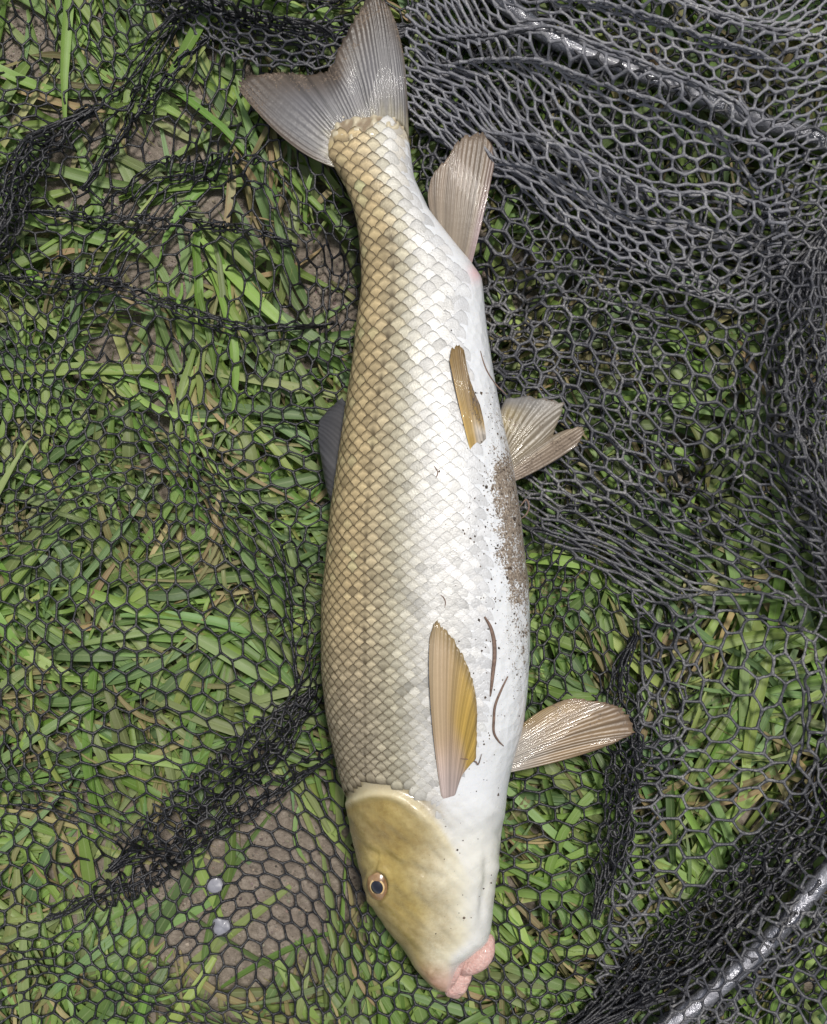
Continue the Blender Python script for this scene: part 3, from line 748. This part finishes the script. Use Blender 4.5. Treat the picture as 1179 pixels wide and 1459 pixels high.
# ---- fins: fans of key rays (base, middle, tip) in photograph pixels with heights
def fin(name, rays, zb, zm, zt, colf, nray, seed, mud=None, ns=26, thick=.00035, corr=.00013, frag=.03, hug=False, tone=1.):
    rays = np.array(rays, float)                       # (k,3,2)
    k = len(rays); per = 6; n = nray * per + 1
    u = np.linspace(0, k - 1, n)
    R = np.stack([[pchip(np.arange(k), rays[:, a, b])(u) for b in range(2)] for a in range(3)], 0).transpose(2, 0, 1)  # n,3,2
    r = np.random.default_rng(seed)
    t = np.linspace(0, 1, ns)
    jag = 1 + np.interp(np.arange(n), np.arange(0, n + 2, 2), r.normal(0, frag, len(np.arange(0, n + 2, 2)))) + .6 * np.interp(np.arange(n), np.arange(0, n + 12, 12), r.normal(0, frag, len(np.arange(0, n + 12, 12))))
    T = t[None] * np.clip(jag, .8, 1.03)[:, None]
    # quadratic through base, middle (t=.5), tip
    b0, m, e = R[:, 0], R[:, 1], R[:, 2]; c = 2 * m - .5 * (b0 + e)
    P = ((1 - T)**2)[..., None] * b0[:, None] + (2 * T * (1 - T))[..., None] * c[:, None] + (T**2)[..., None] * e[:, None]
    za = np.interp(u / (k - 1), np.linspace(0, 1, len(np.atleast_1d(zb))), np.atleast_1d(zb))[:, None]
    zc_ = np.interp(u / (k - 1), np.linspace(0, 1, len(np.atleast_1d(zm))), np.atleast_1d(zm))[:, None]
    ze = np.interp(u / (k - 1), np.linspace(0, 1, len(np.atleast_1d(zt))), np.atleast_1d(zt))[:, None]
    cz = 2 * zc_ - .5 * (za + ze)
    Z = (1 - T)**2 * za + 2 * T * (1 - T) * cz + T**2 * ze
    ph = np.arange(n) / per
    wob = wave_noise(seed, 5, .9)
    Z = Z + corr * (np.cos(2 * math.pi * ph)[:, None]) * (1 - .35 * T) + .0012 * wob(ph[:, None] * .35 + 0 * T, T * 2.2) * T
    if hug:
        sz = surf_z(P[..., 0], P[..., 1]) + .00005 + .0015 * sstep(0, .16, T); Z = np.where(T < .16, sz, np.maximum(Z, sz))
    x, y = at(P[..., 0], P[..., 1], Z)
    top = np.stack([x, y, Z], -1)
    th = thick * (1.2 - .8 * T); bot = top.copy(); bot[..., 2] -= 2 * th
    V = np.concatenate([top, bot[:, ::-1]], 1)         # ring across each ray slice
    w = 2 * ns
    F = grid_faces(n, w, True)
    rc = np.interp(np.arange(n) / per, np.arange(nray + 2), r.normal(1, .17, nray + 2))[:, None, None]
    uu = np.repeat((u / (k - 1))[:, None], ns, 1)
    cl = np.clip(colf(uu, T, P[..., 0], P[..., 1]) * rc * tone, .01, .8); mk = mud(uu, T) if mud else 0 * T
    ry = np.repeat(ph[:, None], ns, 1)
    both = lambda a: np.concatenate([a, a[:, ::-1]], 1)
    # end caps
    Fc = []
    for rr in (0, n - 1):
        for q in range(ns - 1):
            i0 = rr * w
            Fc.append((i0 + q, i0 + q + 1, i0 + w - 2 - q, i0 + w - 1 - q))
    F = np.concatenate([F, np.array(Fc)])
    return mesh_np(name, V, F, M_FIN, fish, both(cl).reshape(-1, 3), extra={'ray': both(ry).ravel(), 'mud': both(mk).ravel()})
def C3(a): return np.array(a, float)
def col_tail(u, t, px, py):
    c = lerp((.30, .28, .25), (.25, .245, .26), sstep(.0, .4, t))
    edge = np.maximum(sstep(.5, .95, t), np.maximum(sstep(.08, .0, u), sstep(.9, 1., u)))
    c = lerp(c, (.135, .098, .066), edge * .9)
    return lerp(c, (.46, .42, .31), sstep(.2, .03, t + .05 * np.sin(u * 70)))
fin('caudal_fin', [
    [(485, 240), (414, 205), (339, 126)], [(480, 225), (415, 180), (345, 112)], [(480, 205), (430, 155), (377, 105)], [(488, 198), (450, 150), (410, 103)],
    [(497, 194), (468, 150), (438, 107)], [(506, 190), (484, 145), (463, 102)], [(515, 186), (497, 135), (473, 94)], [(525, 182), (508, 124), (485, 67)], [(535, 178), (522, 105), (505, 28)],
    [(546, 175), (537, 92), (522, 4)], [(556, 173), (549, 85), (535, -8)], [(568, 176), (564, 92), (549, 3)], [(578, 186), (574, 105), (562, 25)], [(583, 200), (579, 112), (572, 60)]],
    [.0335, .0345, .0335], [.034, .035, .035], [.030, .033, .034], col_tail, 40, 61,
    lambda u, t: .62 * sstep(.45, .95, t) + .4 * sstep(.86, 1, u) + .25 * sstep(.1, 0, u), frag=.012, tone=.72)
def col_anal(u, t, px, py):
    c = lerp((.50, .42, .33), (.34, .26, .19), sstep(.0, .9, t))
    return lerp(c, (.62, .45, .46), sstep(.80, .98, u) * (.4 + .6 * sstep(.8, .3, t)) * .9)
fin('anal_fin', [
    [(617, 310), (611, 292), (610, 274)], [(622, 318), (617, 285), (617, 248)], [(630, 328), (630, 280), (637, 227)], [(640, 340), (643, 275), (651, 206)],
    [(650, 352), (657, 275), (667, 195)], [(658, 362), (671, 280), (684, 193)], [(665, 372), (684, 285), (700, 203)], [(671, 382), (691, 300), (706, 228)]],
    [.036, .037, .038], [.041, .041, .039], [.043, .040, .036], col_anal, 17, 62, lambda u, t: .30 * sstep(.6, 1, t) + .25, frag=.02, tone=.76)
def col_pelv(u, t, px, py):
    c = lerp((.62, .42, .13), (.33, .22, .085), sstep(.1, .9, t))
    c = lerp(c, (.20, .125, .05), np.exp(-((u - .42) / .13)**2) * sstep(.1, .5, t) * .6)
    return lerp(c, (.68, .62, .54), sstep(.5, .08, t) * sstep(.3, .65, u))
z_top = lambda py, fr: float(surf_z(fL(py) + fr * (fR(py) - fL(py)), py))
fin('pelvic_fin', [
    [(671, 644), (654, 575), (641, 514)], [(674, 640), (658, 570), (644, 500)], [(677, 637), (664, 565), (653, 493)], [(681, 634), (670, 572), (661, 499)],
    [(686, 632), (675, 580), (667, 530)], [(690, 628), (684, 596), (677, 560)], [(693, 625), (690, 602), (684, 576)]],
    [z_top(642, .78) - .001, z_top(626, .84) - .001], [z_top(575, .72) + .002, z_top(600, .85) + .001], [z_top(505, .68) + .003, z_top(575, .82) + .0015], col_pelv, 18, 63, lambda u, t: (.3 + .45 * sstep(.3, .8, u)) * sstep(.12, .45, t), frag=.01, hug=True, corr=.00008)
def col_pelv2(u, t, px, py):
    c = lerp((.40, .33, .22), (.36, .345, .33), sstep(.2, .9, t) * sstep(.75, .2, u))
    c = lerp(c, (.50, .38, .14), np.exp(-((u - .2) / .12)**2) * sstep(.1, .4, t) * sstep(.95, .6, t) * .7)
    return lerp(c, (.46, .36, .27), sstep(.6, .9, u))
fin('pelvic_fin', [
    [(708, 600), (712, 590), (716, 577)], [(712, 615), (716, 590), (722, 568)], [(716, 630), (728, 600), (744, 565)], [(720, 645), (745, 605), (773, 568)],
    [(722, 655), (760, 610), (803, 577)], [(723, 662), (760, 635), (795, 600)], [(724, 668), (757, 642), (788, 620)], [(726, 674), (775, 640), (824, 608)], [(727, 680), (780, 650), (832, 614)], [(729, 688), (778, 664), (823, 635)]],
    [.040, .040], [.040, .036], [.037, .033], col_pelv2, 22, 64, lambda u, t: .45 + .2 * sstep(.5, 1, u), frag=.02, tone=.64)
def col_pec(u, t, px, py):
    c = lerp((.60, .44, .30), (.62, .42, .10), sstep(.25, .5, t) * sstep(.15, .6, u))
    c = lerp(c, (.46, .36, .22), sstep(.5, .1, u) * sstep(.15, .4, t) * .8)
    c = lerp(c, (.32, .23, .10), sstep(.82, .98, t) * .8)
    c = lerp(c, (.66, .55, .52), sstep(.34, .04, t) * .98)
    return lerp(c, (.50, .36, .2), sstep(.07, .0, u) * .8)
fin('pectoral_fin', [
    [(630, 1142), (614, 1005), (613, 905)], [(632, 1143), (617, 1000), (621, 885)], [(636, 1144), (632, 1005), (634, 896)], [(640, 1144), (643, 1010), (651, 920)],
    [(644, 1142), (653, 1025), (666, 951)], [(647, 1138), (661, 1040), (676, 978)], [(650, 1130), (666, 1062), (680, 1012)], [(653, 1120), (667, 1082), (680, 1048)], [(655, 1110), (667, 1094), (678, 1082)]],
    [z_top(1140, .6) - .0005, z_top(1110, .7) - .001], [z_top(1005, .54) + .004, z_top(1070, .72) + .0005], [z_top(900, .55) + .0035, z_top(1000, .75) + .001], col_pec, 24, 65, lambda u, t: .08 + .25 * sstep(.7, 1, u), frag=.01, hug=True, corr=.00006, tone=.92)
def col_pec2(u, t, px, py):
    c = lerp((.55, .50, .44), (.40, .28, .16), sstep(.05, .5, t))
    c = lerp(c, (.46, .32, .12), sstep(.5, .1, u) * sstep(.1, .4, t) * .7)
    return lerp(c, (.28, .19, .12), sstep(.75, 1., t) * .8)
fin('pectoral_fin', [
    [(728, 1042), (746, 1036), (765, 1018)], [(727, 1050), (758, 1022), (790, 1003)], [(726, 1058), (770, 1022), (816, 995)], [(725, 1066), (780, 1026), (840, 998)], [(724, 1074), (795, 1034), (872, 1003)],
    [(722, 1082), (806, 1045), (892, 1017)], [(721, 1090), (812, 1057), (903, 1042)], [(720, 1096), (805, 1071), (888, 1053)], [(719, 1102), (785, 1088), (850, 1069)]],
    [.041, .040], [.040, .036], [.037, .033], col_pec2, 24, 66, lambda u, t: .3 + .3 * sstep(.45, 1, t), frag=.012, corr=.00009, tone=.78)
def col_dors(u, t, px, py):
    return lerp((.20, .195, .20), (.14, .14, .155), sstep(.2, .9, t)) 
fin('dorsal_fin', [
    [(482, 735), (474, 722), (470, 712)], [(486, 712), (470, 700), (465, 694)], [(490, 690), (468, 668), (458, 655)], [(494, 665), (472, 635), (453, 618)], [(500, 635), (475, 612), (455, 601)], [(505, 610), (482, 590), (466, 586)], [(512, 585), (495, 575), (488, 566)]],
    [.042, .040, .038], [.036, .035, .034], [.031, .031, .031], col_dors, 20, 67, lambda u, t: .05 + 0 * t, frag=.02, tone=.5)

# ---- eye
def surf_frame(px, py):
    z = float(surf_z(px, py)); e = 3.
    P = np.array([[*at(a, b, float(surf_z(a, b))), float(surf_z(a, b))] for a, b in ((px, py), (px - e, py), (px + e, py), (px, py - e), (px, py + e))], float)
    n = np.cross(P[2] - P[1], P[3] - P[4]); n /= np.linalg.norm(n)
    if n[2] < 0: n = -n
    return P[0], Vector(n)
def cap(name, c, n, rx, ry, h, mat, parent, rings=10, seg=36, r0=0., rot=0.):
    n = Vector(n).normalized(); ax = Vector((0, -1, 0)); ax = (ax - n * ax.dot(n)).normalized(); bx = n.cross(ax)
    ca, sa = math.cos(rot), math.sin(rot); ax, bx = ax * ca + bx * sa, bx * ca - ax * sa
    V = []
    for i in range(rings + 1):
        f = r0 + (1 - r0) * i / rings
        for k in range(seg):
            t = 2 * math.pi * k / seg
            V.append(Vector(c) + ax * (math.cos(t) * rx * f) + bx * (math.sin(t) * ry * f) + n * (h * (1 - f * f)))
    return mesh_np(name, np.array([v[:] for v in V]), grid_faces(rings + 1, seg, True), mat, parent)
M_IRIS = mat_plain('iris_gold', (.17, .085, .035), (.42, .27, .14), 150, .25, .8, .1)
M_PUPIL = mat_plain('pupil_dark', (.004, .005, .012), (.008, .009, .02), 50, .06, 1, 0)
M_RIMG = mat_plain('iris_rim', (.55, .36, .14), (.68, .50, .26), 300, .25, .8, .1)
M_LIDS = mat_plain('eye_rim', (.25, .2, .12), (.42, .35, .22), 200, .3, .5, .2)
pe, ne = surf_frame(EYE[0], EYE[1]); ne = (ne * .5 + Vector((0, 0, .75))).normalized()
ce = Vector(pe) - ne * .0004
eye = cap('eye', ce, ne, .0082, .0060, .0030, M_IRIS, fish, 14)
cap('iris_ring', ce + ne * .00196, ne, .0045, .0040, .0011, M_RIMG, eye, 6)
cap('pupil', ce + ne * .0024, ne, .0036, .0033, .0010, M_PUPIL, eye, 8)

# ---- lips
M_LIP = mat_plain('lip_flesh', (.50, .29, .25), (.62, .42, .37), 650, .45, .2, 1., .12)
def lip(path, rad, zs, seed):
    p = catmull(path, 7); n = len(p); z = np.interp(np.linspace(0, 1, n), np.linspace(0, 1, len(zs)), zs)
    x, y = at(p[:, 0], p[:, 1], z); r = np.interp(np.linspace(0, 1, n), np.linspace(0, 1, len(rad)), rad) * S
    path3 = np.stack([x, y, z], -1)
    d0 = path3[0] - path3[1]; d0 /= np.linalg.norm(d0); d1 = path3[-1] - path3[-2]; d1 /= np.linalg.norm(d1)
    pre = [path3[0] + d0 * r[0] * f for f in (.85, .78, .6, .35)]; post = [path3[-1] + d1 * r[-1] * f for f in (.35, .6, .78, .85)]
    path3 = np.vstack([pre, path3, post]); r = np.concatenate([r[0] * np.array([.03, .45, .75, .93]), r, r[-1] * np.array([.93, .75, .45, .03])])
    V, F = tube(path3[None], r[None], 28)
    V[:, 2] = np.repeat(path3[:, 2], 28) + (V[:, 2] - np.repeat(path3[:, 2], 28)) * .75
    nz = wave_noise(seed, 9, .0022); nz2 = wave_noise(seed + 1, 9, .0007)
    V[:, 2] += .0007 * nz(V[:, 0], V[:, 1]) + .00018 * nz2(V[:, 0], V[:, 1])
    return mesh_np('lip', V, F, M_LIP, fish)
lip([(691, 1341), (688, 1354), (680, 1366), (669, 1374), (660, 1380)], [14, 16.5, 17.5, 15, 11], [.038, .040, .041, .040, .037], 71)
lip([(664, 1380), (658, 1391), (652, 1403), (647, 1411)], [11, 14, 14.5, 13], [.034, .036, .035, .033], 73)
lip([(661, 1362), (651, 1378), (643, 1394), (638, 1406)], [5, 8, 8, 6], [.046, .044, .040, .036], 75)

# ------------------------------------------------------------------ bits lying on the fish and in the net
def mud_bits():
    N = 900; r = np.random.default_rng(91)
    py = r.uniform(400, 1330, N); fr = np.clip(1 - np.abs(r.normal(0, .16, N)), .3, .985)
    k = 260; fr[:k] = r.uniform(.42, .97, k)
    py[k:] = np.clip(r.normal(770, 110, N - k), 560, 1020)
    px = fL(py) + fr * (fR(py) - fL(py)); z = surf_z(px, py)
    rad = np.minimum(r.lognormal(-8.1, .55, N), .0013); x, y = at(px, py, z)
    c = np.array([.075, .052, .036])[None] * r.uniform(.5, 2., (N, 1))
    tag(blobs('mud_specks', np.stack([x, y, z + rad * .2], -1), rad, M_CRUMB, c, None, .6), 'dark soil specks stuck along the white belly of the fish', 'soil', kind='stuff')
mud_bits()
M_ROOT = mat_plain('root_brown', (.10, .062, .045), (.24, .16, .12), 500, .8, 0, .5)
def fibre(path, rad, label, zf=None, n=8):
    p = catmull(path, n); z = surf_z(p[:, 0], p[:, 1]) + .0006 if zf is None else zf(p)
    x, y = at(p[:, 0], p[:, 1], z); rr = rad * np.sin(np.linspace(.25, math.pi - .15, len(p)))**.6
    o = one_tube('root_fibre', np.stack([x, y, z], -1), rr, M_ROOT, None, 6); tag(o, label, 'root fibre', 'root fibres stuck to the fish')
fibre([(691, 879), (699, 893), (704, 912), (705, 935), (703, 955), (701, 975), (699, 992)], .0011, 'thick brown root fibre beside the yellow pectoral fin on the white belly')
fibre([(724, 964), (715, 982), (706, 1005), (704, 1025), (704, 1043), (710, 1055), (718, 1063)], .0007, 'thin curved brown root fibre below the thicker one on the belly')
fibre([(657, 1081), (668, 1082), (678, 1085), (682, 1089), (687, 1074)], .00035, 'hair thin bent fibre across the base of the yellow pectoral fin', lambda p: surf_z(p[:, 0], p[:, 1]) + .0022)
fibre([(685, 500), (689, 515), (694, 528), (701, 540), (708, 549), (715, 556), (722, 562)], .0004, 'fine straw coloured fibre over the belly edge above the pelvic fin', lambda p: np.maximum(surf_z(p[:, 0], p[:, 1]), .05) + .0005)
fibre([(741, 722), (750, 712), (754, 722), (750, 733), (741, 740)], .0005, 'small curled fibre at the muddy belly edge', lambda p: .048 + 0 * p[:, 0])
fibre([(628, 848), (632, 851), (635, 858), (634, 866)], .0003, 'tiny hooked black fibre on the silvery flank scales')
fibre([(619, 664), (624, 673), (621, 682)], .00035, 'tiny bent dark fibre near the root of the narrow pelvic fin')
M_DISC = mat_plain('pale_film', (.17, .17, .195), (.28, .28, .31), 140, .4, .3, .12)
def cell_centre(px, py):
    d, (x0, y0, x1, y1), rot = 26.5, (-330, -330, 1500, 1790), math.radians(-5)
    i, j = np.meshgrid(np.arange(-90, 90), np.arange(-90, 90)); A = np.stack([i * d + j * d / 2, j * d * math.sqrt(3) / 2 - d / math.sqrt(3)], -1).reshape(-1, 2)
    c, s_ = math.cos(rot), math.sin(rot); A = A @ np.array([[c, s_], [-s_, c]]) + np.array([(x0 + x1) / 2, (y0 + y1) / 2])
    P, Z = map_A(A); k = np.argmin(np.hypot(P[:, 0] - px, P[:, 1] - py)); return float(P[k, 0]), float(P[k, 1])
def disc(px, py, r, label, seed, rag=.02):
    px, py = cell_centre(px, py)
    rr = np.random.default_rng(seed); z = float(net_z(np.array([px]), np.array([py]))[0]) - .0006
    x, y = at(px, py, .02); seg = 22; rad = r * S * (1 + rag * rr.normal(size=seg)); V = []; rings = [0.02, .35, .7, .93, 1.0, 1.0]
    zz = [.0010, .0010, .0008, .0004, -.0004, -.0012]
    for f, h in zip(rings, zz):
        for k in range(seg):
            t = k / seg * 6.2832; V.append((x + math.cos(t) * rad[k] * f, y + math.sin(t) * rad[k] * f, z + h + (.0002 + rag * .006) * math.sin(3 * t + seed) * f))
    o = mesh_np('pale_disc', np.array(V), grid_faces(6, seg, True), M_DISC)
    tag(o, label, 'disc')
disc(290, 1278, 12.5, 'smooth round pale grey disc filling one mesh cell above bare soil', 3)
disc(314, 1345, 14, 'lumpy pale grey disc with ragged edge in a net cell', 8, .1)
